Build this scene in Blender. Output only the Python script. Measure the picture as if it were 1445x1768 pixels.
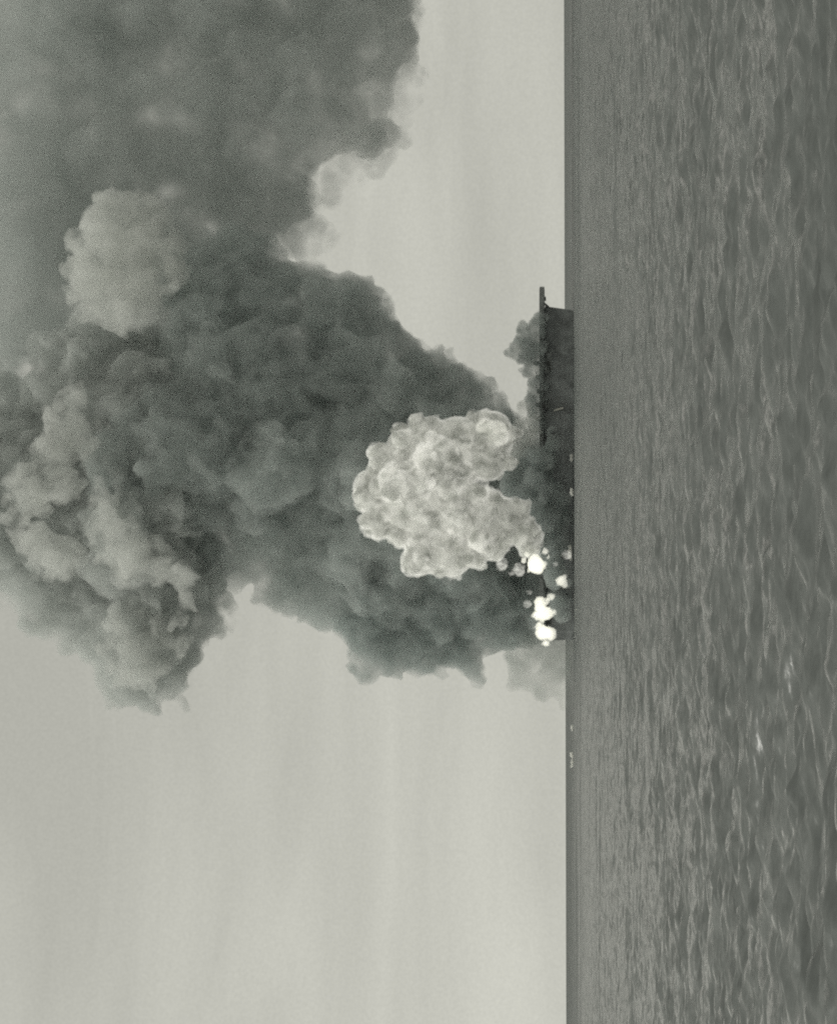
import bpy, bmesh, math, random
import numpy as np
from mathutils import Vector, Matrix

scene = bpy.context.scene
for o in list(bpy.data.objects):
    bpy.data.objects.remove(o)

# ------------------------------------------------------------------ camera
# the print is turned a quarter: world "up" points to the left of the picture
DIST = 1200.0            # camera to ship, metres
CAM_H = 5.5              # eye height above the water
PXM = 2.75               # photograph pixels per metre at the ship
FPX = DIST * PXM         # focal length in photograph pixels
cam_data = bpy.data.cameras.new('camera')
cam = bpy.data.objects.new('camera', cam_data)
scene.collection.objects.link(cam)
cam_data.sensor_width = 36.0
cam_data.sensor_height = 36.0
cam_data.sensor_fit = 'AUTO'
cam_data.lens = FPX / 1768.0 * 36.0
cam_data.shift_x = -252.5 / 1768.0
cam_data.clip_start = 0.5
cam_data.clip_end = 120000.0
rot = Matrix(((0, 1, 0), (0, 0, -1), (-1, 0, 0)))      # columns: right=-Z, up=+X, back=-Y
rot = Matrix.Rotation(0.0022, 3, 'Y') @ rot
cam.matrix_world = Matrix.Translation((0, -DIST, CAM_H)) @ rot.to_4x4()
scene.camera = cam

# ------------------------------------------------------------------ sky, sun, exposure
SUN_DIR = Vector((-0.60, -0.06, 0.79)).normalized()     # from the scene towards the sun
world = bpy.data.worlds.new('World')
scene.world = world
world.use_nodes = True
nt = world.node_tree
nt.nodes.clear()
N = nt.nodes.new
L = nt.links.new
sky = N('ShaderNodeTexSky')
sky.sky_type = 'NISHITA'
sky.sun_disc = False
sky.sun_elevation = math.asin(SUN_DIR.z)
sky.sun_rotation = math.atan2(SUN_DIR.x, SUN_DIR.y)
sky.dust_density = 4.0
tc0 = N('ShaderNodeTexCoord')
sx = N('ShaderNodeSeparateXYZ'); L(tc0.outputs['Generated'], sx.inputs[0])
mz = N('ShaderNodeMapRange')                             # hazy veil: no dark band right at the horizon
mz.inputs['From Min'].default_value = 0.0; mz.inputs['From Max'].default_value = 1.0
mz.inputs['To Min'].default_value = 0.12; mz.inputs['To Max'].default_value = 1.0
L(sx.outputs['Z'], mz.inputs['Value'])
cx = N('ShaderNodeCombineXYZ'); L(sx.outputs['X'], cx.inputs['X']); L(sx.outputs['Y'], cx.inputs['Y']); L(mz.outputs[0], cx.inputs['Z'])
L(cx.outputs[0], sky.inputs['Vector'])
sky.air_density = 1.0
bw = N('ShaderNodeRGBToBW')                              # black-and-white film
L(sky.outputs['Color'], bw.inputs['Color'])
pw = N('ShaderNodeMath'); pw.operation = 'POWER'; pw.inputs[1].default_value = 0.35
L(bw.outputs[0], pw.inputs[0])
tc = N('ShaderNodeTexCoord')
mp = N('ShaderNodeMapping'); mp.inputs['Scale'].default_value = (2.6, 2.6, 17.0)
L(tc.outputs['Generated'], mp.inputs['Vector'])
nz = N('ShaderNodeTexNoise'); nz.inputs['Scale'].default_value = 1.0
nz.inputs['Detail'].default_value = 6.0; nz.inputs['Roughness'].default_value = 0.5; nz.inputs['Distortion'].default_value = 0.6
L(mp.outputs[0], nz.inputs['Vector'])
mr = N('ShaderNodeMapRange')
mr.inputs['From Min'].default_value = 0.3; mr.inputs['From Max'].default_value = 0.7
mr.inputs['To Min'].default_value = 0.86; mr.inputs['To Max'].default_value = 1.08
L(nz.outputs['Fac'], mr.inputs['Value'])
fz = N('ShaderNodeTexNoise'); fz.inputs['Scale'].default_value = 620.0; fz.inputs['Detail'].default_value = 2.0
L(tc.outputs['Generated'], fz.inputs['Vector'])           # fine mottling added to the sky, standing for film grain
fr = N('ShaderNodeMapRange'); fr.inputs['From Min'].default_value = 0.2; fr.inputs['From Max'].default_value = 0.8
fr.inputs['To Min'].default_value = 0.945; fr.inputs['To Max'].default_value = 1.055
L(fz.outputs['Fac'], fr.inputs['Value'])
mf = N('ShaderNodeMath'); mf.operation = 'MULTIPLY'
L(mr.outputs[0], mf.inputs[0]); L(fr.outputs[0], mf.inputs[1])
ml = N('ShaderNodeMath'); ml.operation = 'MULTIPLY'
L(pw.outputs[0], ml.inputs[0]); L(mf.outputs[0], ml.inputs[1])
tint = N('ShaderNodeMixRGB'); tint.blend_type = 'MULTIPLY'; tint.inputs['Fac'].default_value = 1.0
tint.inputs['Color2'].default_value = (2.58, 2.58, 2.30, 1)
L(ml.outputs[0], tint.inputs['Color1'])
bg = N('ShaderNodeBackground'); bg.inputs['Strength'].default_value = 0.15
L(tint.outputs['Color'], bg.inputs['Color'])
wo = N('ShaderNodeOutputWorld')
L(bg.outputs[0], wo.inputs['Surface'])

sun_data = bpy.data.lights.new('sun', 'SUN')
sun_data.energy = 0.8
sun_data.angle = math.radians(12)
sun_data.color = (1.0, 0.985, 0.92)
sun = bpy.data.objects.new('sun', sun_data)
scene.collection.objects.link(sun)
sun.rotation_euler = SUN_DIR.to_track_quat('Z', 'Y').to_euler()

vs = scene.view_settings
vs.view_transform = 'Standard'
vs.look = 'None'
vs.exposure = 0.0
vs.gamma = 1.0
cy = scene.cycles
cy.max_bounces = 14
cy.volume_bounces = 8
cy.diffuse_bounces = 3
cy.glossy_bounces = 3
cy.transparent_max_bounces = 24
cy.use_denoising = False     # the remaining grain stands for the grain of the film
cy.use_adaptive_sampling = True
cy.adaptive_threshold = 0.03
cy.sample_clamp_indirect = 2.0
cy.pixel_filter_type = 'BLACKMAN_HARRIS'
cy.filter_width = 2.1        # the soft focus of an old lens and print

rng = random.Random(1942)

# ------------------------------------------------------------------ helpers
def P(ix, iy, y=0.0):
    """where a thing seen at photograph pixel (ix, iy) stands when it is y metres beyond the ship"""
    k = (DIST + y) / DIST / PXM
    return Vector(((884.0 - iy) * k, y, CAM_H + (975.0 - ix) * k))

def principled(name, color, rough=0.7, metallic=0.0, var=0.25, scale=0.4):
    m = bpy.data.materials.new(name); m.use_nodes = True
    t = m.node_tree
    b = t.nodes['Principled BSDF']
    b.inputs['Roughness'].default_value = rough
    b.inputs['Metallic'].default_value = metallic
    n = t.nodes.new('ShaderNodeTexNoise')
    n.inputs['Scale'].default_value = scale; n.inputs['Detail'].default_value = 6
    c = t.nodes.new('ShaderNodeTexCoord')
    t.links.new(c.outputs['Object'], n.inputs['Vector'])
    r = t.nodes.new('ShaderNodeValToRGB')
    r.color_ramp.elements[0].position = 0.3; r.color_ramp.elements[1].position = 0.7
    r.color_ramp.elements[0].color = [v * (1 - var) for v in color] + [1]
    r.color_ramp.elements[1].color = [v * (1 + var) for v in color] + [1]
    t.links.new(n.outputs['Fac'], r.inputs['Fac'])
    t.links.new(r.outputs['Color'], b.inputs['Base Color'])
    return m

def smoke_material(name, color, density, aniso=0.0, emit=0.0, emit_color=(1, 0.98, 0.9), uneven=None, step=0.2, detail=3.0, curl=0.4):
    """even smoke, or smoke whose thickness drifts with turbulence: uneven = (size in metres, low, high)"""
    m = bpy.data.materials.new(name); m.use_nodes = True
    t = m.node_tree; t.nodes.clear()
    v = t.nodes.new('ShaderNodeVolumePrincipled')
    v.inputs['Color'].default_value = tuple(color) + (1,)
    v.inputs['Density'].default_value = density
    v.inputs['Anisotropy'].default_value = aniso
    v.inputs['Density Attribute'].default_value = ''
    v.inputs['Color Attribute'].default_value = ''
    v.inputs['Temperature Attribute'].default_value = ''
    v.inputs['Emission Strength'].default_value = emit
    v.inputs['Emission Color'].default_value = tuple(emit_color) + (1,)
    o = t.nodes.new('ShaderNodeOutputMaterial')
    t.links.new(v.outputs[0], o.inputs['Volume'])
    if uneven:
        size, lo, hi = uneven
        c = t.nodes.new('ShaderNodeTexCoord')
        n = t.nodes.new('ShaderNodeTexNoise')
        n.inputs['Scale'].default_value = 1.0 / size; n.inputs['Detail'].default_value = detail
        n.inputs['Roughness'].default_value = 0.6; n.inputs['Distortion'].default_value = curl
        t.links.new(c.outputs['Object'], n.inputs['Vector'])
        r = t.nodes.new('ShaderNodeMapRange')
        r.inputs['From Min'].default_value = lo; r.inputs['From Max'].default_value = hi
        r.inputs['To Min'].default_value = 0.0; r.inputs['To Max'].default_value = density
        t.links.new(n.outputs['Fac'], r.inputs['Value'])
        t.links.new(r.outputs[0], v.inputs['Density'])
        if emit:
            e = t.nodes.new('ShaderNodeMath'); e.operation = 'MULTIPLY'; e.inputs[1].default_value = emit / density
            t.links.new(r.outputs[0], e.inputs[0]); t.links.new(e.outputs[0], v.inputs['Emission Strength'])
        m.cycles.volume_step_rate = step
    return m

def link(o, parent=None):
    scene.collection.objects.link(o)
    if parent is not None:
        o.parent = parent
    return o

def tag(o, label=None, cat=None, group=None, kind=None):
    if label: o['label'] = label
    if cat: o['category'] = cat
    if group: o['group'] = group
    if kind: o['kind'] = kind
    return o

def empty(name, loc=(0, 0, 0)):
    e = bpy.data.objects.new(name, None); e.location = loc
    scene.collection.objects.link(e)
    return e

# --- cloud meshes: a heap of puffs, puffs on puffs, merged into one skin and roughened
def cloud_group(voxel, amps, seed):
    g = bpy.data.node_groups.new('cloud_skin', 'GeometryNodeTree')
    g.interface.new_socket('Geometry', in_out='INPUT', socket_type='NodeSocketGeometry')
    g.interface.new_socket('Geometry', in_out='OUTPUT', socket_type='NodeSocketGeometry')
    n = g.nodes.new; l = g.links.new
    gi = n('NodeGroupInput'); go = n('NodeGroupOutput')
    ra = n('GeometryNodeInputNamedAttribute'); ra.data_type = 'FLOAT'; ra.inputs['Name'].default_value = 'r'
    mp_ = n('GeometryNodeMeshToPoints')
    l(gi.outputs[0], mp_.inputs['Mesh']); l(ra.outputs['Attribute'], mp_.inputs['Radius'])
    pv = n('GeometryNodePointsToVolume')
    try: pv.resolution_mode = 'VOXEL_SIZE'
    except Exception: pass
    l(mp_.outputs[0], pv.inputs['Points']); l(ra.outputs['Attribute'], pv.inputs['Radius'])
    pv.inputs['Voxel Size'].default_value = voxel
    vm = n('GeometryNodeVolumeToMesh')
    l(pv.outputs[0], vm.inputs['Volume'])
    vm.inputs['Threshold'].default_value = 0.15
    geo = vm.outputs[0]
    for k, (size, amp, billow) in enumerate(amps):
        sp = n('GeometryNodeSetPosition')
        l(geo, sp.inputs['Geometry'])
        pos = n('GeometryNodeInputPosition'); nor = n('GeometryNodeInputNormal')
        no = n('ShaderNodeTexNoise'); no.noise_dimensions = '4D'
        no.inputs['W'].default_value = seed * 3.7 + k * 11.3
        no.inputs['Scale'].default_value = 1.0 / size
        no.inputs['Detail'].default_value = 3.0
        no.inputs['Roughness'].default_value = 0.55
        l(pos.outputs[0], no.inputs['Vector'])
        if billow:                                   # rounded lobes with sharp creases between
            m1 = n('ShaderNodeMath'); m1.operation = 'SUBTRACT'; m1.inputs[1].default_value = 0.5
            l(no.outputs[0], m1.inputs[0])
            ab = n('ShaderNodeMath'); ab.operation = 'ABSOLUTE'; l(m1.outputs[0], ab.inputs[0])
            s2 = n('ShaderNodeMath'); s2.operation = 'SUBTRACT'; s2.inputs[1].default_value = 0.1
            l(ab.outputs[0], s2.inputs[0])
            m2 = n('ShaderNodeMath'); m2.operation = 'MULTIPLY'; m2.inputs[1].default_value = amp * 2
            l(s2.outputs[0], m2.inputs[0])
            vv = n('ShaderNodeVectorMath'); vv.operation = 'SCALE'
            l(nor.outputs[0], vv.inputs[0]); l(m2.outputs[0], vv.inputs['Scale'])
        else:                                        # turbulence drags the skin in every direction
            sb = n('ShaderNodeVectorMath'); sb.operation = 'SUBTRACT'; sb.inputs[1].default_value = (0.5, 0.5, 0.5)
            l(no.outputs['Color'], sb.inputs[0])
            vv = n('ShaderNodeVectorMath'); vv.operation = 'SCALE'; vv.inputs['Scale'].default_value = amp * 2
            l(sb.outputs[0], vv.inputs[0])
        l(vv.outputs[0], sp.inputs['Offset'])
        geo = sp.outputs[0]
    # one clean closed skin again, without folds
    mv = n('GeometryNodeMeshToVolume')
    try: mv.resolution_mode = 'VOXEL_SIZE'
    except Exception: pass
    l(geo, mv.inputs['Mesh']); mv.inputs['Voxel Size'].default_value = voxel * 0.82
    mv.inputs['Interior Band Width'].default_value = voxel * 1.7
    v2 = n('GeometryNodeVolumeToMesh'); l(mv.outputs[0], v2.inputs['Volume']); v2.inputs['Threshold'].default_value = 0.1
    l(v2.outputs[0], go.inputs[0])
    return g

def grow(spheres, levels, seed):
    """puffs on puffs: each level sits smaller spheres on the skin of the one before"""
    r_ = random.Random(seed)
    allp = list(spheres); cur = list(spheres)
    for (count, lo, hi, minr) in levels:
        nxt = []
        for q, (c, R) in enumerate(cur):
            r_ = random.Random(seed * 7919 + int(c.x * 131 + c.z * 17 + c.y * 3))     # adding a puff leaves the others as they are
            for _ in range(count):
                d = Vector((r_.gauss(0, 1), r_.gauss(0, 1), r_.gauss(0, 1)))
                if d.length < 1e-6: continue
                d.normalize()
                rr = R * r_.uniform(lo, hi)
                if rr < minr: continue
                nxt.append((c + d * (R * r_.uniform(0.82, 1.0)), rr))
        allp += nxt; cur = nxt
    return allp

def cloud_mesh(name, spheres, voxel, amps, seed, base=None):
    me = bpy.data.meshes.new(name)
    base = base or Vector((0, 0, 0))
    me.from_pydata([tuple(c - base) for c, r in spheres], [], [])
    a = me.attributes.new('r', 'FLOAT', 'POINT')
    a.data.foreach_set('value', [r for c, r in spheres])
    tmp = bpy.data.objects.new('tmp_cloud', me)
    scene.collection.objects.link(tmp)
    md = tmp.modifiers.new('skin', 'NODES'); md.node_group = cloud_group(voxel, amps, seed)
    dg = bpy.context.evaluated_depsgraph_get(); dg.update()
    out = bpy.data.meshes.new_from_object(tmp.evaluated_get(dg))
    out.name = name
    bpy.data.objects.remove(tmp); bpy.data.meshes.remove(me)
    return out

def cloud(name, pts, mat, voxel, amps, levels, seed, depth=0.0, parent=None, squash=None):
    """pts: (ix, iy, r_px, y_offset) heap of main puffs"""
    sph = []
    for p in pts:
        y = depth + (p[3] if len(p) > 3 else 0.0)
        sph.append((P(p[0], p[1], y), p[2] / PXM))
    sph = grow(sph, levels, seed)
    base = sph[0][0].copy() if parent is None else Vector((0, 0, 0))
    me = cloud_mesh(name, sph, voxel, amps, seed, base)
    me.materials.clear()
    me.materials.append(mat)
    o = bpy.data.objects.new(name, me)
    o.location = base
    link(o, parent)
    if parent is None: o['kind'] = 'thing'
    print(name, len(sph), len(me.polygons))
    return o

# ------------------------------------------------------------------ sea
def build_sea():
    d = [-3000.0, -400.0, -60.0, 4.0]
    v = 12.0
    while v < 1700:
        d.append(v); v += max(0.13, 0.0045 * v)
    while v < 60000:
        d.append(v); v *= 1.035
    d = np.array(d)
    nc = 480
    t = np.linspace(-0.5, 0.5, nc)
    t = np.concatenate([[-6, -2, -0.9], t, [0.9, 2, 6]])
    spread = np.maximum(np.abs(d), 12) + 10
    X = spread[:, None] * t[None, :]
    Y = np.repeat((d - DIST)[:, None], t.size, axis=1)
    dx = spread * (1.0 / nc)
    dd = np.gradient(d)
    cell = np.maximum(dd, dx * 1.3)[:, None]
    r = np.random.RandomState(7)
    Z = np.zeros_like(X); OX = np.zeros_like(X); OY = np.zeros_like(X)
    nw = 210
    lam = np.exp(np.linspace(math.log(0.30), math.log(6.0), nw)) * r.uniform(0.93, 1.07, nw)
    for i in range(nw):
        w = lam[i]
        th = r.normal(0, 0.55) + 1.55             # travel direction: mostly towards the camera
        k = 2 * math.pi / w
        steep = 0.052 if w < 1.6 else 0.052 * (1.6 / w) ** 1.0
        a = steep / k
        kx, ky = k * math.cos(th), k * math.sin(th)
        ph = r.uniform(0, 6.283)
        fade = np.clip((w / (2.2 * cell) - 0.5) / 0.9, 0, 1)
        rows = np.where(fade[:, 0] > 0)[0]
        if rows.size == 0: continue
        s = slice(rows[0], rows[-1] + 1)
        arg = kx * X[s] + ky * Y[s] + ph
        f = fade[s]
        Z[s] += a * f * np.cos(arg)
        q = 0.2 * a * f * np.sin(arg)
        OX[s] -= q * math.cos(th); OY[s] -= q * math.sin(th)
    edge = (np.abs(t) < 0.49)[None, :] & (d > 5)[:, None]
    X = X + OX * edge; Y = Y + OY * edge; Z = Z * edge
    R, C = X.shape
    co = np.stack([X, Y, Z], -1).reshape(-1, 3).astype(np.float32)
    idx = np.arange(R * C).reshape(R, C)
    f = np.stack([idx[:-1, :-1], idx[:-1, 1:], idx[1:, 1:], idx[1:, :-1]], -1).reshape(-1, 4)
    me = bpy.data.meshes.new('sea')
    me.vertices.add(len(co)); me.vertices.foreach_set('co', co.ravel())
    me.loops.add(f.size); me.loops.foreach_set('vertex_index', f.ravel().astype(np.int32))
    me.polygons.add(len(f)); me.polygons.foreach_set('loop_start', np.arange(0, f.size, 4, dtype=np.int32))
    me.polygons.foreach_set('use_smooth', np.ones(len(f), dtype=bool))
    me.update(calc_edges=True)
    m = bpy.data.materials.new('sea_water'); m.use_nodes = True
    t_ = m.node_tree; b = t_.nodes['Principled BSDF']
    t_.nodes.remove(b)
    dif = t_.nodes.new('ShaderNodeBsdfDiffuse'); dif.inputs['Color'].default_value = (0.098, 0.110, 0.106, 1)
    glo = t_.nodes.new('ShaderNodeBsdfGlossy'); glo.inputs['Roughness'].default_value = 0.30
    fre = t_.nodes.new('ShaderNodeFresnel'); fre.inputs['IOR'].default_value = 1.85
    # ruffled water never mirrors fully at grazing angles: F / (1 + F / 12)
    d1 = t_.nodes.new('ShaderNodeMath'); d1.operation = 'MULTIPLY_ADD'; d1.inputs[1].default_value = 1 / 12.0; d1.inputs[2].default_value = 1.0
    t_.links.new(fre.outputs[0], d1.inputs[0])
    d2 = t_.nodes.new('ShaderNodeMath'); d2.operation = 'DIVIDE'
    t_.links.new(fre.outputs[0], d2.inputs[0]); t_.links.new(d1.outputs[0], d2.inputs[1])
    mix = t_.nodes.new('ShaderNodeMixShader')
    t_.links.new(d2.outputs[0], mix.inputs[0]); t_.links.new(dif.outputs[0], mix.inputs[1]); t_.links.new(glo.outputs[0], mix.inputs[2])
    t_.links.new(mix.outputs[0], t_.nodes['Material Output'].inputs['Surface'])
    c = t_.nodes.new('ShaderNodeTexCoord')
    mpp = t_.nodes.new('ShaderNodeMapping'); mpp.inputs['Scale'].default_value = (0.45, 1.0, 1.0)
    t_.links.new(c.outputs['Object'], mpp.inputs['Vector'])
    # chop too fine for the mesh: tilt the surface by noise (holds at any distance)
    geo_ = t_.nodes.new('ShaderNodeNewGeometry')
    # of a ruffled surface one sees the facets that lean towards the eye
    lean = t_.nodes.new('ShaderNodeVectorMath'); lean.operation = 'SCALE'; 
    dt = t_.nodes.new('ShaderNodeVectorMath'); dt.operation = 'DOT_PRODUCT'
    t_.links.new(geo_.outputs['Incoming'], dt.inputs[0]); t_.links.new(geo_.outputs['Normal'], dt.inputs[1])
    lr = t_.nodes.new('ShaderNodeMapRange')      # the flatter the view, the more the far sides are hidden
    lr.inputs['From Min'].default_value = 0.0; lr.inputs['From Max'].default_value = 0.012
    lr.inputs['To Min'].default_value = 0.55; lr.inputs['To Max'].default_value = 0.0
    t_.links.new(dt.outputs['Value'], lr.inputs['Value']); t_.links.new(lr.outputs[0], lean.inputs['Scale'])
    t_.links.new(geo_.outputs['Incoming'], lean.inputs[0])
    ln = t_.nodes.new('ShaderNodeVectorMath'); ln.operation = 'ADD'
    t_.links.new(geo_.outputs['Normal'], ln.inputs[0]); t_.links.new(lean.outputs[0], ln.inputs[1])
    acc = ln.outputs[0]
    for sc_, amt in ((0.012, 0.55), (0.05, 0.95), (0.2, 1.15), (0.8, 1.5), (3.0, 1.3), (8.0, 0.8)):
        n_ = t_.nodes.new('ShaderNodeTexNoise')
        n_.inputs['Scale'].default_value = sc_; n_.inputs['Detail'].default_value = 3
        n_.inputs['Roughness'].default_value = 0.6
        t_.links.new(mpp.outputs[0], n_.inputs['Vector'])
        sb = t_.nodes.new('ShaderNodeVectorMath'); sb.operation = 'SUBTRACT'; sb.inputs[1].default_value = (0.5, 0.5, 0.5)
        t_.links.new(n_.outputs['Color'], sb.inputs[0])
        mu = t_.nodes.new('ShaderNodeVectorMath'); mu.operation = 'MULTIPLY'; mu.inputs[1].default_value = (amt * 0.6, amt, 0.0)
        t_.links.new(sb.outputs[0], mu.inputs[0])
        ad = t_.nodes.new('ShaderNodeVectorMath'); ad.operation = 'ADD'
        t_.links.new(acc, ad.inputs[0]); t_.links.new(mu.outputs[0], ad.inputs[1])
        acc = ad.outputs[0]
    nn = t_.nodes.new('ShaderNodeVectorMath'); nn.operation = 'NORMALIZE'
    t_.links.new(acc, nn.inputs[0])
    for sh_ in (dif, glo, fre): t_.links.new(nn.outputs[0], sh_.inputs['Normal'])
    me.materials.append(m)
    o = bpy.data.objects.new('sea', me)
    link(o)
    tag(o, 'choppy dark grey open sea reaching to a level horizon', 'sea', kind='structure')
    return o
build_sea()

# ------------------------------------------------------------------ aircraft carrier
M_HULL = principled('hull_paint', (0.22, 0.235, 0.235), 0.75, var=0.4, scale=0.12)
M_DECK = principled('deck_planking', (0.21, 0.222, 0.218), 0.85, var=0.3, scale=0.3)
M_STEEL = principled('grey_steel', (0.23, 0.245, 0.24), 0.7, var=0.25, scale=0.6)
M_BLACK = principled('soot_black', (0.08, 0.085, 0.082), 0.8, var=0.4, scale=0.5)
M_GLINT = principled('pale_glint', (0.55, 0.55, 0.5), 0.9, var=0.2, scale=1.2)

def bm_obj(name, bm, mat, parent, smooth=False, bevel=0.0):
    me = bpy.data.meshes.new(name)
    bmesh.ops.recalc_face_normals(bm, faces=bm.faces)
    bm.to_mesh(me); bm.free()
    me.materials.append(mat)
    if smooth:
        me.polygons.foreach_set('use_smooth', np.ones(len(me.polygons), dtype=bool))
    o = bpy.data.objects.new(name, me)
    link(o, parent)
    if bevel:
        b = o.modifiers.new('bevel', 'BEVEL'); b.width = bevel; b.segments = 2; b.limit_method = 'ANGLE'
    return o

def add_box(bm, c, s, rotz=0.0):
    r = bmesh.ops.create_cube(bm, size=1.0)
    for v in r['verts']:
        v.co = Vector((v.co.x * s[0], v.co.y * s[1], v.co.z * s[2]))
        if rotz: v.co.rotate(Matrix.Rotation(rotz, 3, 'Z'))
        v.co += Vector(c)
    return r['verts']

def add_tube(bm, a, b, r0, r1=None, seg=10):
    a, b = Vector(a), Vector(b); r1 = r0 if r1 is None else r1
    d = b - a
    res = bmesh.ops.create_cone(bm, cap_ends=True, segments=seg, radius1=r0, radius2=r1, depth=d.length)
    q = d.to_track_quat('Z', 'Y')
    for v in res['verts']:
        v.co = q @ v.co + (a + b) / 2
    return res['verts']

def build_carrier():
    root = empty('aircraft_carrier', (0, 0, 0))
    tag(root, 'dark grey aircraft carrier on fire, flight deck jutting out over its bow', 'ship')
    # hull: stations from stern to bow, rounded sections with flare
    st = [  # x, half beam at waterline, half beam at deck, keel z, deck z
        (-80.0, 4.0, 8.5, -1.0, 13.5), (-74.0, 8.5, 11.5, -5.0, 13.5), (-60.0, 11.5, 13.0, -6.5, 13.5),
        (-30.0, 12.5, 13.4, -7.0, 13.5), (10.0, 12.6, 13.4, -7.0, 13.5), (34.0, 12.5, 13.6, -7.0, 13.5), (40.0, 12.4, 14.0, -7.0, 17.8), (50.0, 12.2, 13.8, -7.0, 17.8),
        (80.0, 10.2, 12.9, -7.0, 17.8), (90.0, 8.9, 11.8, -7.0, 17.8), (100.0, 7.2, 10.8, -7.0, 17.9), (114.0, 4.0, 8.2, -6.8, 17.9),
        (121.0, 1.9, 5.6, -6.0, 17.9), (124.5, 0.7, 3.6, -4.0, 17.8), (126.6, 0.15, 1.9, 0.0, 17.6)]
    bm = bmesh.new(); rings = []
    NZ = 9
    for (x, bw_, bd, kz, dz) in st:
        ring = []
        for s in (1, -1):
            pts = []
            for i in range(NZ):
                z = kz + (dz - kz) * i / (NZ - 1)
                if z <= 0:
                    u = (z - kz) / (0 - kz) if kz < 0 else 1
                    hb = bw_ * max(0.12, math.sin(min(1, u) * math.pi / 2) ** 0.6)
                else:
                    u = z / dz
                    hb = bw_ + (bd - bw_) * u ** 1.7
                xx = x + (z / 16.0) * (2.2 if x > 120 else (1.0 if x > 110 else 0.0))
                pts.append((xx, s * hb, z))
            ring.append(pts)
        loop = [bm.verts.new(p) for p in ring[0]] + [bm.verts.new(p) for p in reversed(ring[1])]
        rings.append(loop)
    for a, b in zip(rings[:-1], rings[1:]):
        n_ = len(a)
        for i in range(n_ - 1):
            bm.faces.new((a[i], a[i + 1], b[i + 1], b[i]))
        bm.faces.new((a[n_ - 1], a[0], b[0], b[n_ - 1]))
    bm.faces.new(rings[0]); bm.faces.new(rings[-1])
    hull = bm_obj('hull', bm, M_HULL, root)
    # portholes along the hull side
    port = None
    for row_z in (5.2, 8.4):
        for k in range(26):
            x = -62 + k * 6.6 + (1.2 if row_z > 6 else 0)
            if not (-70 < x < 108): continue
            hb = 13.0 if x < 60 else 13.0 - (x - 60) * 0.085
            if port is None:
                b2 = bmesh.new(); add_tube(b2, (0, 0.12, 0), (0, -0.12, 0), 0.32, seg=12)
                o = bm_obj('porthole', b2, M_BLACK, hull); port = o
            else:
                o = port.copy(); link(o, hull)
            # find the hull side at this x and z
            ok, loc, nor, fi = hull.ray_cast(Vector((x, -40, row_z)), Vector((0, 1, 0)))
            o.location = (x, loc.y if ok else -hb, row_z)
    # anchor and hawse pipe near the bow
    bm = bmesh.new()
    ok, loc, nor, fi = hull.ray_cast(Vector((119, -40, 9.5)), Vector((0, 1, 0)))
    ay = loc.y - 0.25
    add_tube(bm, (119, ay, 11.0), (119, ay, 7.8), 0.22); add_box(bm, (119, ay, 7.7), (2.4, 0.4, 0.5)); add_tube(bm, (119, ay + .6, 11.2), (119, ay - .1, 11.2), 0.6)
    bm_obj('anchor', bm, M_STEEL, hull)
    # hangar sides: open bays between stanchions under the flight deck
    bm = bmesh.new(); add_box(bm, (12, 0, 15.6), (176, 22.0, 4.6))
    hang = bm_obj('hangar', bm, M_STEEL, root)
    sh = bmesh.new(); add_box(sh, (0, 0, 0), (7.6, 0.25, 3.0))
    door = None
    for k in range(16):
        if door is None:
            door = bm_obj('roller_door', sh, M_BLACK, hang); o = door
        else:
            o = door.copy(); link(o, hang)
        o.location = (-66 + k * 10.4, -11.15, 15.8)
    stan = None
    for k in range(34):
        if stan is None:
            b2 = bmesh.new(); add_tube(b2, (0, 0, 13.3), (0, 0, 18.3), 0.28, seg=8)
            stan = bm_obj('stanchion', b2, M_STEEL, hang); o = stan
        else:
            o = stan.copy(); link(o, hang)
        o.location = (-71 + k * 5.2, -12.6, 0)
    # flight deck, long slab with a round-down and girders beneath
    bm = bmesh.new()
    out = [(-81.0, 9.5), (-79.0, 13.0), (-60, 14.2), (40, 14.6), (95, 13.6), (122, 11.2), (138.4, 9.8), (140.4, 9.0)]
    prof = [(x, h) for x, h in out] + [(x, -h) for x, h in reversed(out)]
    top = []; bot = []
    for x, y in prof:
        dz = -0.9 if x < -80 else (-0.35 if x > 139 else 0.0)
        top.append(bm.verts.new((x, y, 21.2 + dz))); bot.append(bm.verts.new((x, y, 18.0)))
    bm.faces.new(top); bm.faces.new(list(reversed(bot)))
    for i in range(len(prof)):
        j = (i + 1) % len(prof)
        bm.faces.new((top[i], bot[i], bot[j], top[j]))
    deck = bm_obj('flight_deck', bm, M_DECK, root, bevel=0.15)
    gird = None
    for k in range(30):
        if gird is None:
            b2 = bmesh.new(); add_box(b2, (0, 0, 17.75), (0.7, 19.0, 1.3))
            gird = bm_obj('girder', b2, M_STEEL, deck); o = gird
        else:
            o = gird.copy(); link(o, deck)
        o.location = (-72 + k * 7.1, 0, 0)
    # two posts that carry the overhang down to the forecastle
    for s in (-1, 1):
        bm = bmesh.new(); add_tube(bm, (128.8, s * 1.7, 15.4), (131.0, s * 5.5, 18.5), 0.35)
        bm_obj('overhang_strut', bm, M_STEEL, root)
    # gun galleries under the deck edge with twin barrels
    for gx in (-62, -44, 66, 88, 104):
        bm = bmesh.new()
        add_tube(bm, (gx, -14.4, 16.6), (gx, -14.4, 17.4), 3.0, 3.4, seg=16)
        add_box(bm, (gx, -12.8, 15.9), (3.2, 3.0, 1.6))
        gal = bm_obj('gun_gallery', bm, M_STEEL, root)
        bm = bmesh.new(); add_box(bm, (gx, -14.6, 18.2), (1.8, 1.6, 1.5)); add_tube(bm, (gx, -14.8, 18.6), (gx + 4.2, -16.2, 20.6), 0.16)
        bm_obj('gun', bm, M_BLACK, gal)
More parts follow.
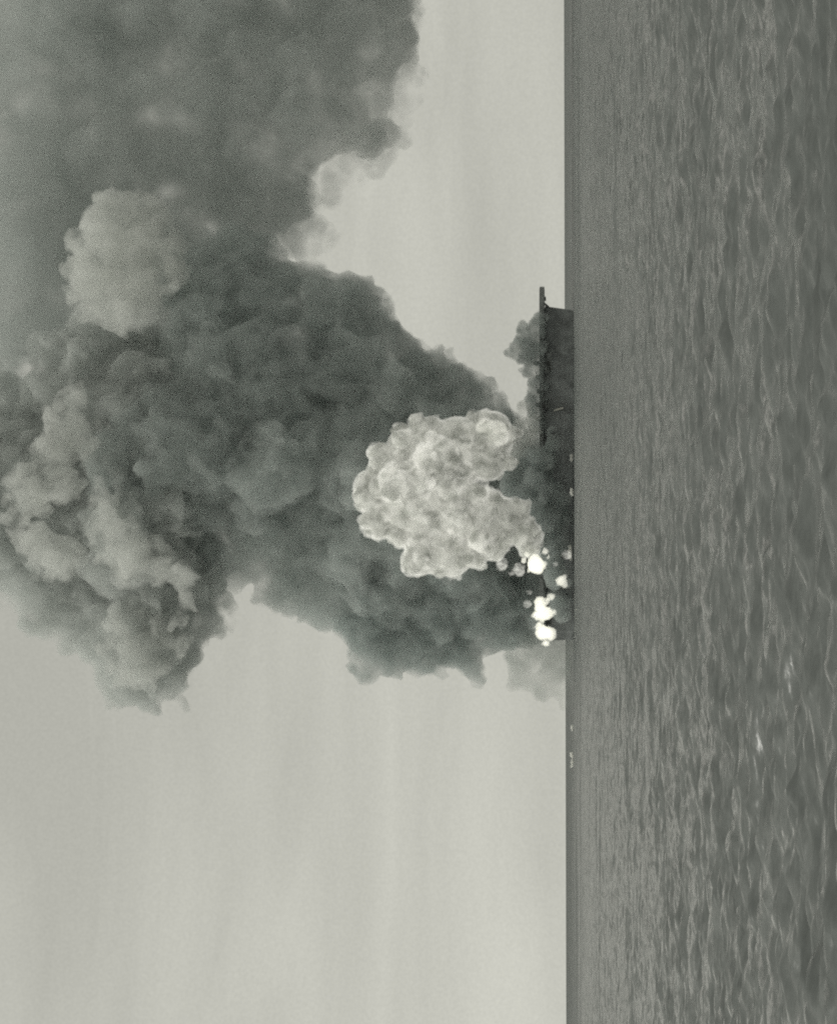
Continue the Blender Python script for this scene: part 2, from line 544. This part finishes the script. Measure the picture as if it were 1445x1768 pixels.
    # catwalk with rail along the edge
    bm = bmesh.new(); add_box(bm, (12, -15.1, 18.9), (150, 1.2, 0.18)); add_box(bm, (12, -15.75, 20.0), (150, 0.06, 0.06)); add_box(bm, (12, -15.75, 19.5), (150, 0.06, 0.06))
    for k in range(60): add_tube(bm, (-62 + k * 2.5, -15.75, 18.9), (-62 + k * 2.5, -15.75, 20.05), 0.05, seg=6)
    bm_obj('catwalk', bm, M_STEEL, root)
    # island: bridge decks, funnel, tripod mast with yards
    isl = bmesh.new()
    add_box(isl, (22, -11.5, 23.2), (34, 5.2, 5.4)); add_box(isl, (31, -11.5, 27.4), (14, 5.6, 3.0)); add_box(isl, (32, -11.5, 30.2), (10, 5.0, 2.6)); add_box(isl, (34, -11.5, 32.0), (8.5, 6.4, 0.5))
    isl = bm_obj('island', isl, M_HULL, root, bevel=0.2)
    bm = bmesh.new()
    v = add_tube(bm, (0, 0, 0), (0, 0, 13), 1.0, 0.94, seg=20)
    for q in v: q.co.x *= 6.6; q.co.y *= 2.5; q.co += Vector((12.5, -11.5, 24.5))
    fun = bm_obj('funnel', bm, M_STEEL, isl)
    bm = bmesh.new()
    v = add_tube(bm, (0, 0, 0), (0, 0, 1.2), 1.04, 1.08, seg=20)
    for q in v: q.co.x *= 6.3; q.co.y *= 2.45; q.co += Vector((12.5, -11.5, 37.0))
    bm_obj('funnel_cap', bm, M_BLACK, fun)
    bm = bmesh.new()
    add_tube(bm, (27, -11.5, 30), (27, -11.5, 52), 0.5, 0.28); add_tube(bm, (23.5, -10, 30), (27, -11.5, 44), 0.3); add_tube(bm, (23.5, -13, 30), (27, -11.5, 44), 0.3)
    add_box(bm, (27, -11.5, 44.3), (4, 3.6, 0.4)); add_tube(bm, (27, -16.5, 47), (27, -6.5, 47), 0.14)
    mast = bm_obj('mast', bm, M_STEEL, isl)
    bm = bmesh.new(); add_box(bm, (27, -11.5, 50.5), (3.6, 0.3, 1.9)); bm_obj('radar_aerial', bm, M_STEEL, mast)
    win = None
    for k in range(7):
        if win is None:
            b2 = bmesh.new(); add_box(b2, (0, 0, 0), (0.9, 0.12, 0.8)); win = bm_obj('bridge_window', b2, M_BLACK, isl); o = win
        else:
            o = win.copy(); link(o, isl)
        o.location = (28.2 + k * 1.3, -14.04, 30.6)
    # shielded guns, a crane and a director tower stand up along the forward deck edge
    for gx, hgt in ((58.0, 2.6), (66.5, 3.4), (75.0, 2.4), (83.5, 2.9)):
        bm = bmesh.new()
        add_box(bm, (gx, -12.6, 21.2 + hgt * 0.35), (2.6, 2.4, hgt * 0.7)); add_tube(bm, (gx, -12.6, 21.2), (gx, -12.6, 21.9), 2.0, 1.7, seg=14)
        add_tube(bm, (gx + 0.8, -12.9, 21.2 + hgt * 0.45), (gx + 4.6, -13.4, 21.8 + hgt * 0.7), 0.2, 0.14)
        bm_obj('shielded_gun', bm, M_STEEL, root, bevel=0.12)
    bm = bmesh.new()
    add_tube(bm, (50, -11.5, 21.2), (50, -11.5, 27.0), 0.7, 0.5); add_tube(bm, (50, -11.5, 26.6), (58.5, -12.5, 29.4), 0.35, 0.18); add_tube(bm, (50, -11.5, 27.0), (58.3, -12.5, 29.6), 0.07)
    bm_obj('deck_crane', bm, M_STEEL, root)
    bm = bmesh.new()
    add_box(bm, (92.5, -11.2, 22.4), (3.0, 2.6, 2.4)); add_tube(bm, (92.5, -11.2, 23.6), (92.5, -11.2, 24.9), 1.2, 0.9, seg=12)
    bm_obj('gun_director', bm, M_STEEL, root, bevel=0.1)
    # pale sheet added on the ship's side, coloured as the glint forward
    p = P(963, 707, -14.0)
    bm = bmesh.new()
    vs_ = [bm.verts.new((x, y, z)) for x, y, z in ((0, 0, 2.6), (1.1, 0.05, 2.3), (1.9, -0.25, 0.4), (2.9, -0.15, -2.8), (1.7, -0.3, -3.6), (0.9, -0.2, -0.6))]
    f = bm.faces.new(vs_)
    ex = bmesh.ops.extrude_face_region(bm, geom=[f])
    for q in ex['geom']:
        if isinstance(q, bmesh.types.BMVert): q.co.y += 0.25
    c = bm_obj('glint_streak', bm, M_GLINT, root)
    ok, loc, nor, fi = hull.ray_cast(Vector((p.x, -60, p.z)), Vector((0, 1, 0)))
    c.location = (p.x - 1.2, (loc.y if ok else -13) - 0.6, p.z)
    return root
build_carrier()

# ------------------------------------------------------------------ smoke
LV = [(9, 0.30, 0.55, 2.0), (6, 0.30, 0.52, 1.6), (4, 0.32, 0.5, 1.5)]

def swell(pts, k, add=0.0, dy=0.0):
    return [(p[0], p[1], p[2] * k + add, (p[3] if len(p) > 3 else 0) + dy) for p in pts]

TURB = [(50, 15.0, False), (20, 15.0, False), (8, 7.0, False), (6, 2.5, True)]

dark_pts = [
    (945, 860, 45), (935, 950, 48), (950, 790, 40), (900, 780, 40), (840, 950, 110), (870, 850, 80),
    (840, 740, 50), (845, 705, 12), (795, 700, 48), (770, 780, 110), (740, 655, 44),
    (700, 700, 110), (690, 620, 40), (650, 640, 70), (680, 950, 150), (620, 800, 160), (600, 590, 80), (605, 520, 40), (628, 485, 17), (565, 530, 52), (540, 500, 34),
    (560, 690, 150), (560, 1010, 60), (510, 1000, 44), (480, 1010, 34), (540, 900, 130), (460, 760, 170), (480, 580, 110), (450, 900, 95), (390, 640, 130), (350, 800, 150), (360, 940, 50),
    (400, 500, 110), (800, 685, 34), (765, 655, 36), (830, 712, 28), (730, 630, 30), (860, 725, 26), (660, 585, 30), (690, 600, 26)]
dark = cloud('black_smoke_column', dark_pts, smoke_material('black_oil_smoke', (0.735, 0.77, 0.76), 0.125, uneven=(24, 0.35, 0.60)), 1.8, TURB, LV, 11, depth=25)
tag(dark, 'towering column of black oil smoke rising from the burning ship', 'smoke')

lee = cloud('dark_smoke_lobe', [(800, 1010, 110), (905, 1040, 66), (860, 1070, 66), (950, 1030, 38, -25), (940, 1085, 22, -25), (790, 1105, 44), (805, 1148, 28), (715, 1070, 78), (715, 1140, 20), (660, 1105, 54), (635, 1148, 26), (625, 1164, 24), (760, 1060, 80), (660, 1040, 70)],
            smoke_material('dark_lobe_smoke', (0.63, 0.675, 0.665), 0.15, uneven=(20, 0.34, 0.58)), 1.8, TURB, LV, 17, depth=18)  # lobe smoke coloured darker than the main column
tag(lee, 'ragged dark smoke lobe below the white cloud, bulging into the lower sky', 'smoke')

low = cloud('low_black_smoke', [(930, 800, 28), (928, 850, 36), (935, 900, 36), (945, 950, 28), (900, 800, 18), (962, 860, 20), (952, 765, 14), (905, 850, 24), (965, 920, 16), (960, 1000, 22), (965, 1050, 18), (880, 830, 20), (950, 740, 8)],
            smoke_material('sooty_black_smoke', (0.65, 0.69, 0.68), 0.28, uneven=(14, 0.33, 0.55), step=0.25), 1.2, [(20, 5, False), (8, 3, False), (3, 1, False)], LV, 13, depth=-42)
tag(low, 'dense black smoke hugging the hull between the white cloud and the sea', 'smoke')

upper_pts = [
    (420, 320, 120, 20), (480, 380, 70), (520, 420, 40), (330, 420, 120, 30), (300, 240, 170, 30), (480, 200, 120), (510, 250, 70), (560, 190, 90, 10), (600, 220, 60), (630, 180, 46), (660, 220, 26), (620, 100, 70), (640, 60, 60), (650, 20, 60), (560, 60, 120, 20),
    (420, 60, 160, 30), (250, 60, 160, 40), (100, 100, 150, 40), (120, 260, 150, 40), (180, 400, 130, 30), (60, 400, 110, 30), (230, 560, 130, 30), (100, 560, 90, 30), (40, 20, 120, 40), (500, -60, 160, 20), (250, -60, 170, 40), (640, -60, 90),
    (-60, 100, 120, 40), (-60, 350, 120, 40), (20, 520, 60, 30), (30, 480, 90, 20), (-40, 560, 90, 20), (60, 660, 60, 20), (20, 560, 80, -20), (30, 450, 90, -20), (130, 540, 90, -10)]
upper = cloud('grey_smoke_cloud', upper_pts, smoke_material('grey_smoke', (0.75, 0.775, 0.765), 0.065, uneven=(34, 0.36, 0.64)), 2.4, [(60, 18, False), (22, 12.0, False), (8, 5.5, False), (8, 2.2, True)], LV, 23, depth=60)
tag(upper, 'broad smooth grey smoke cloud filling the upper left of the picture', 'smoke')

fringe = cloud('thin_fringe', [(640, 265, 42), (680, 235, 30), (700, 185, 26), (680, 130, 44), (700, 80, 30), (690, 30, 40), (590, 300, 40), (575, 345, 26), (565, 410, 24), (545, 455, 20), (600, 270, 40)],
               smoke_material('fringe_smoke', (0.76, 0.78, 0.77), 0.05, uneven=(20, 0.40, 0.66), step=0.25), 2.0, [(30, 14, False), (10, 6, False)], LV, 29, depth=60)
fringe.location -= upper.location
fringe.parent = upper; del fringe['kind']

flank_pts = [
    (250, 720, 130), (200, 820, 90), (240, 900, 120), (280, 1000, 95), (230, 1050, 90), (350, 1010, 46), (375, 1060, 26), (330, 1060, 50), (260, 1130, 88), (310, 1140, 40), (200, 1170, 40), (240, 1195, 44), (300, 1195, 28), (160, 1080, 60), (110, 1010, 70), (60, 1020, 40),
    (20, 960, 70), (100, 900, 80), (110, 700, 70), (30, 780, 90), (-50, 850, 100), (140, 620, 70), (0, 660, 44, 10), (-20, 690, 50)]
flank = cloud('drifting_smoke_bank', flank_pts, smoke_material('dusky_smoke', (0.82, 0.84, 0.83), 0.18, uneven=(20, 0.35, 0.58)), 1.8, TURB, LV, 31, depth=15)
tag(flank, 'dusky smoke bank at left bulging down into the open sky', 'smoke')

# ---- billows standing out of darker smoke, their sunlit look put into paler colour
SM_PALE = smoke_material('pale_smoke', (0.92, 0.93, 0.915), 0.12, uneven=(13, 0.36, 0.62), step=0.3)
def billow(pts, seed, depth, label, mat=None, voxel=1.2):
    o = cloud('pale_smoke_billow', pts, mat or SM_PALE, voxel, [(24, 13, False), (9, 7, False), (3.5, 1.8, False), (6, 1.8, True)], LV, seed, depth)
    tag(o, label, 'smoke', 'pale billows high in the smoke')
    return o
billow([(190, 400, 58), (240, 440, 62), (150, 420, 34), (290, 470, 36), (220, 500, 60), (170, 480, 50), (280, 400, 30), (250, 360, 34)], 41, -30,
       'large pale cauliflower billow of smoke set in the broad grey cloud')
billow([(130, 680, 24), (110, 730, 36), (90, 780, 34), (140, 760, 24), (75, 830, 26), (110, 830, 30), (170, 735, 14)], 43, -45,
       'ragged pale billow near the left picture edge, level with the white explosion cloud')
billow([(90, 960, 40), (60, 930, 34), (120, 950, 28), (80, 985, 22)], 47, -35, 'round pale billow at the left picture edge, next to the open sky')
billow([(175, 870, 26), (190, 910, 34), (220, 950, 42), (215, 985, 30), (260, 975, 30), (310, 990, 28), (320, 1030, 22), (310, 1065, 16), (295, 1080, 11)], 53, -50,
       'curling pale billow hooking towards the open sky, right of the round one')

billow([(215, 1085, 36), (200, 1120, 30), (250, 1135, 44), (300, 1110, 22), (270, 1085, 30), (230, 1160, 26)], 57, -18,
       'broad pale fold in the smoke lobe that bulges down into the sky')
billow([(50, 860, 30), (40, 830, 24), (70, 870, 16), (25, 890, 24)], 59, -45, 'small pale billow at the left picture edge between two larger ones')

# ---- the white fireball cloud: a thin bright skin around a greyer heart
ball_pts = [
    (850, 745, 34), (820, 735, 24), (880, 752, 18), (790, 755, 36), (745, 755, 34), (700, 770, 30), (670, 800, 32), (640, 845, 32), (655, 780, 16), (690, 745, 14),
    (760, 810, 58), (710, 840, 60), (660, 890, 34), (690, 905, 28), (740, 890, 50), (790, 870, 44), (740, 950, 40), (780, 960, 34), (725, 965, 26), (760, 985, 12),
    (830, 900, 44), (870, 890, 32), (895, 880, 20), (905, 920, 26), (850, 940, 28), (820, 960, 22), (915, 945, 18), (840, 800, 30), (880, 800, 14)]
LB = [(10, 0.28, 0.5, 1.4), (6, 0.3, 0.5, 1.0)]
ball = cloud('white_explosion_cloud', ball_pts, smoke_material('white_smoke', (0.993, 0.993, 0.985), 0.26, 0.1, emit=0.068, uneven=(8, 0.36, 0.66), step=0.2, detail=5.0, curl=1.4), 0.8, [(16, 2.6, False), (6, 1.8, False), (2.5, 0.7, False), (5, 1.2, True)], LB, 61, depth=-78)  # emission put into the skin to brighten the rims
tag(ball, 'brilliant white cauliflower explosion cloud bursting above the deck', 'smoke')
core = cloud('grey_heart', swell(ball_pts, 0.91), smoke_material('heart_smoke', (0.80, 0.81, 0.79), 0.6, 0.0), 0.8, [(16, 2.6, False), (6, 1.8, False), (2.5, 0.7, False), (5, 1.6, True)], LB, 61, depth=-78)  # heart coloured grey to make the middle dark against bright rims
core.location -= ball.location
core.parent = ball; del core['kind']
hot = cloud('glowing_edge', [(855, 742, 17), (835, 738, 13), (870, 750, 13)], smoke_material('glow', (0.98, 0.98, 0.95), 0.1, 0.0, emit=0.03), 0.8, [(14, 6.0, False), (5, 3.0, False)], LB, 68, depth=-88)
hot.location -= ball.location
hot.parent = ball; del hot['kind']

# ---- wisps
WT = [(12, 2.2, False), (4, 1.2, False), (2, 0.5, False)]
w = cloud('bow_smoke_wisp', [(905, 592, 20), (892, 608, 14), (912, 572, 15), (925, 600, 18), (922, 625, 17), (926, 650, 12), (922, 680, 13), (920, 700, 14), (924, 725, 12), (912, 640, 13), (930, 558, 16), (934, 575, 12), (930, 665, 12), (932, 640, 12), (931, 690, 11), (930, 745, 10), (932, 545, 9), (918, 590, 20), (926, 660, 16), (923, 690, 17), (925, 715, 15), (916, 612, 22), (928, 735, 14)],
          smoke_material('wispy_smoke', (0.64, 0.68, 0.67), 0.30, uneven=(9, 0.33, 0.60), step=0.25), 0.7, WT, [(5, 0.4, 0.6, 1.5)], 71, depth=-15)
tag(w, 'thin dark wisp of smoke curling off the forward flight deck', 'smoke')
w = cloud('pale_deck_smoke', [(905, 735, 18), (915, 755, 14), (895, 772, 20), (920, 725, 12), (880, 790, 18), (905, 705, 12), (925, 740, 10), (865, 770, 20)],
          smoke_material('pale_wisp', (0.92, 0.93, 0.91), 0.16, uneven=(9, 0.38, 0.64), step=0.25), 0.7, WT, [(5, 0.4, 0.6, 1.5)], 73, depth=-48)
tag(w, 'thin pale smoke trailing between the white cloud and the deck', 'smoke')
w = cloud('low_smoke_veil', [(950, 1110, 34), (935, 1140, 34), (910, 1130, 40), (960, 1160, 28), (900, 1165, 26), (965, 1195, 16), (970, 1215, 9), (930, 1190, 20)],
          smoke_material('thin_grey_smoke', (0.72, 0.75, 0.73), 0.09, uneven=(16, 0.36, 0.62), step=0.3), 1.2, [(18, 5, False), (6, 2.0, False)], [(8, 0.3, 0.6, 1.2)], 79, depth=10)
tag(w, 'thin veil of smoke low over the water past the last fires', 'smoke')

# ---- flames: each burst of fire is a thing of its own
SM_FIRE = smoke_material('flame', (0.9, 0.9, 0.85), 0.3, 0.0, emit=0.13)
SM_DIM = smoke_material('dim_flame', (0.85, 0.86, 0.82), 0.06, 0.0, emit=0.10, uneven=(3.0, 0.40, 0.62), step=0.3)
FL = [
    (925, 975, 17, 1, 'largest white-hot burst of flame at the root of the white cloud'),
    (942, 952, 6, 1, 'small fireball between the largest burst and the hull side'),
    (968, 1003, 10, 1, 'bright oval fireball low on the hull near the waterline'),
    (950, 1030, 7, 1, 'single round fireball between the two large bursts'),
    (932, 1040, 11, 1, 'tall flame burst at the deck edge aft of the largest burst'),
    (940, 1060, 13, 1, 'middle burst of the white fire line along the stern'),
    (936, 1092, 14, 1, 'bright burst at the after end of the fire line'),
    (950, 1094, 11, 1, 'round fireball on the right of the last burst in the fire line'),
    (939, 1110, 6, 1, 'last small flame tongue at the stern'),
    (957, 1056, 5, 1, 'small round spark of fire beside the middle burst'),
    (910, 1042, 8, 0, 'dim patch of flame left of the fire line in the black smoke'),
    (866, 975, 12, 0, 'leftmost flame patch on the lower edge of the white cloud'),
    (895, 985, 12, 0, 'broken flames between the white cloud and the black smoke'),
    (958, 975, 5, 0, 'faint spark of fire on the hull right of the largest burst'),
    (922, 1084, 4, 0, 'faint spark left of the last bursts of the fire line'),
    (945, 962, 3.5, 1, 'tiny spark just under the small hull-side fireball'),
    (904, 968, 6, 1, 'bright knot of flame in the lower edge of the white cloud'),
    (882, 992, 6, 0, 'dull flame at the outer lower corner of the white cloud'),
    (914, 1022, 5, 0, 'faint lick of flame between the two large bursts'),
    (928, 1058, 7, 1, 'flame on the left side of the middle burst'),
    (978, 958, 9, 0, 'pale burst of spray and flame at the waterline right of the largest fire'),
]
for k, (ix, iy, r, hotter, lab) in enumerate(FL):
    rr = random.Random(100 + k)
    pts = [(ix, iy, r * 0.85, 0)] + [(ix + rr.gauss(0, r * 0.5), iy + rr.gauss(0, r * 0.55), r * rr.uniform(0.25, 0.55), rr.uniform(-2, 2)) for _ in range(6)]
    o = cloud('flame', pts, SM_FIRE if hotter else SM_DIM, 0.35, [(5, 1.6, False), (2, 0.6, False)], [(5, 0.3, 0.5, 0.5)], 200 + k, depth=-85)
    tag(o, lab, 'fire', 'fires burning along the after hull')

# ---- white water: splashes and foam along the waterline
SM_FOAM = smoke_material('white_spray', (0.98, 0.98, 0.96), 2.0)
for k, (ix, iy, rx, ln, dep, lab) in enumerate([
        (987, 790, 2.6, 9, -48, 'upper of two small white splashes at the waterline amidships'),
        (987, 850, 2.6, 8, -62, 'lower of two small white splashes at the waterline amidships'),
        (986, 1258, 2.2, 8, -30, 'single small whitecap near the horizon past the last fires'),
        (986.5, 1312, 2.4, 22, -30, 'long thin whitecap near the horizon, lowest in the picture'),
        (984, 955, 3.2, 22, -45, 'ragged white splash at the waterline beside the largest fire')]):
    rr = random.Random(300 + k)
    pts = [(ix + rr.uniform(-0.8, 0.8), iy + ln * (q / 6.0 - 0.5), rx * rr.uniform(0.7, 1.25)) for q in range(7)]
    o = cloud('water_splash', pts, SM_FOAM, 0.3, [(3, 0.9, False)], [(5, 0.3, 0.6, 0.2)], 320 + k, depth=dep)
    tag(o, lab, 'splash', 'white water near the ship')
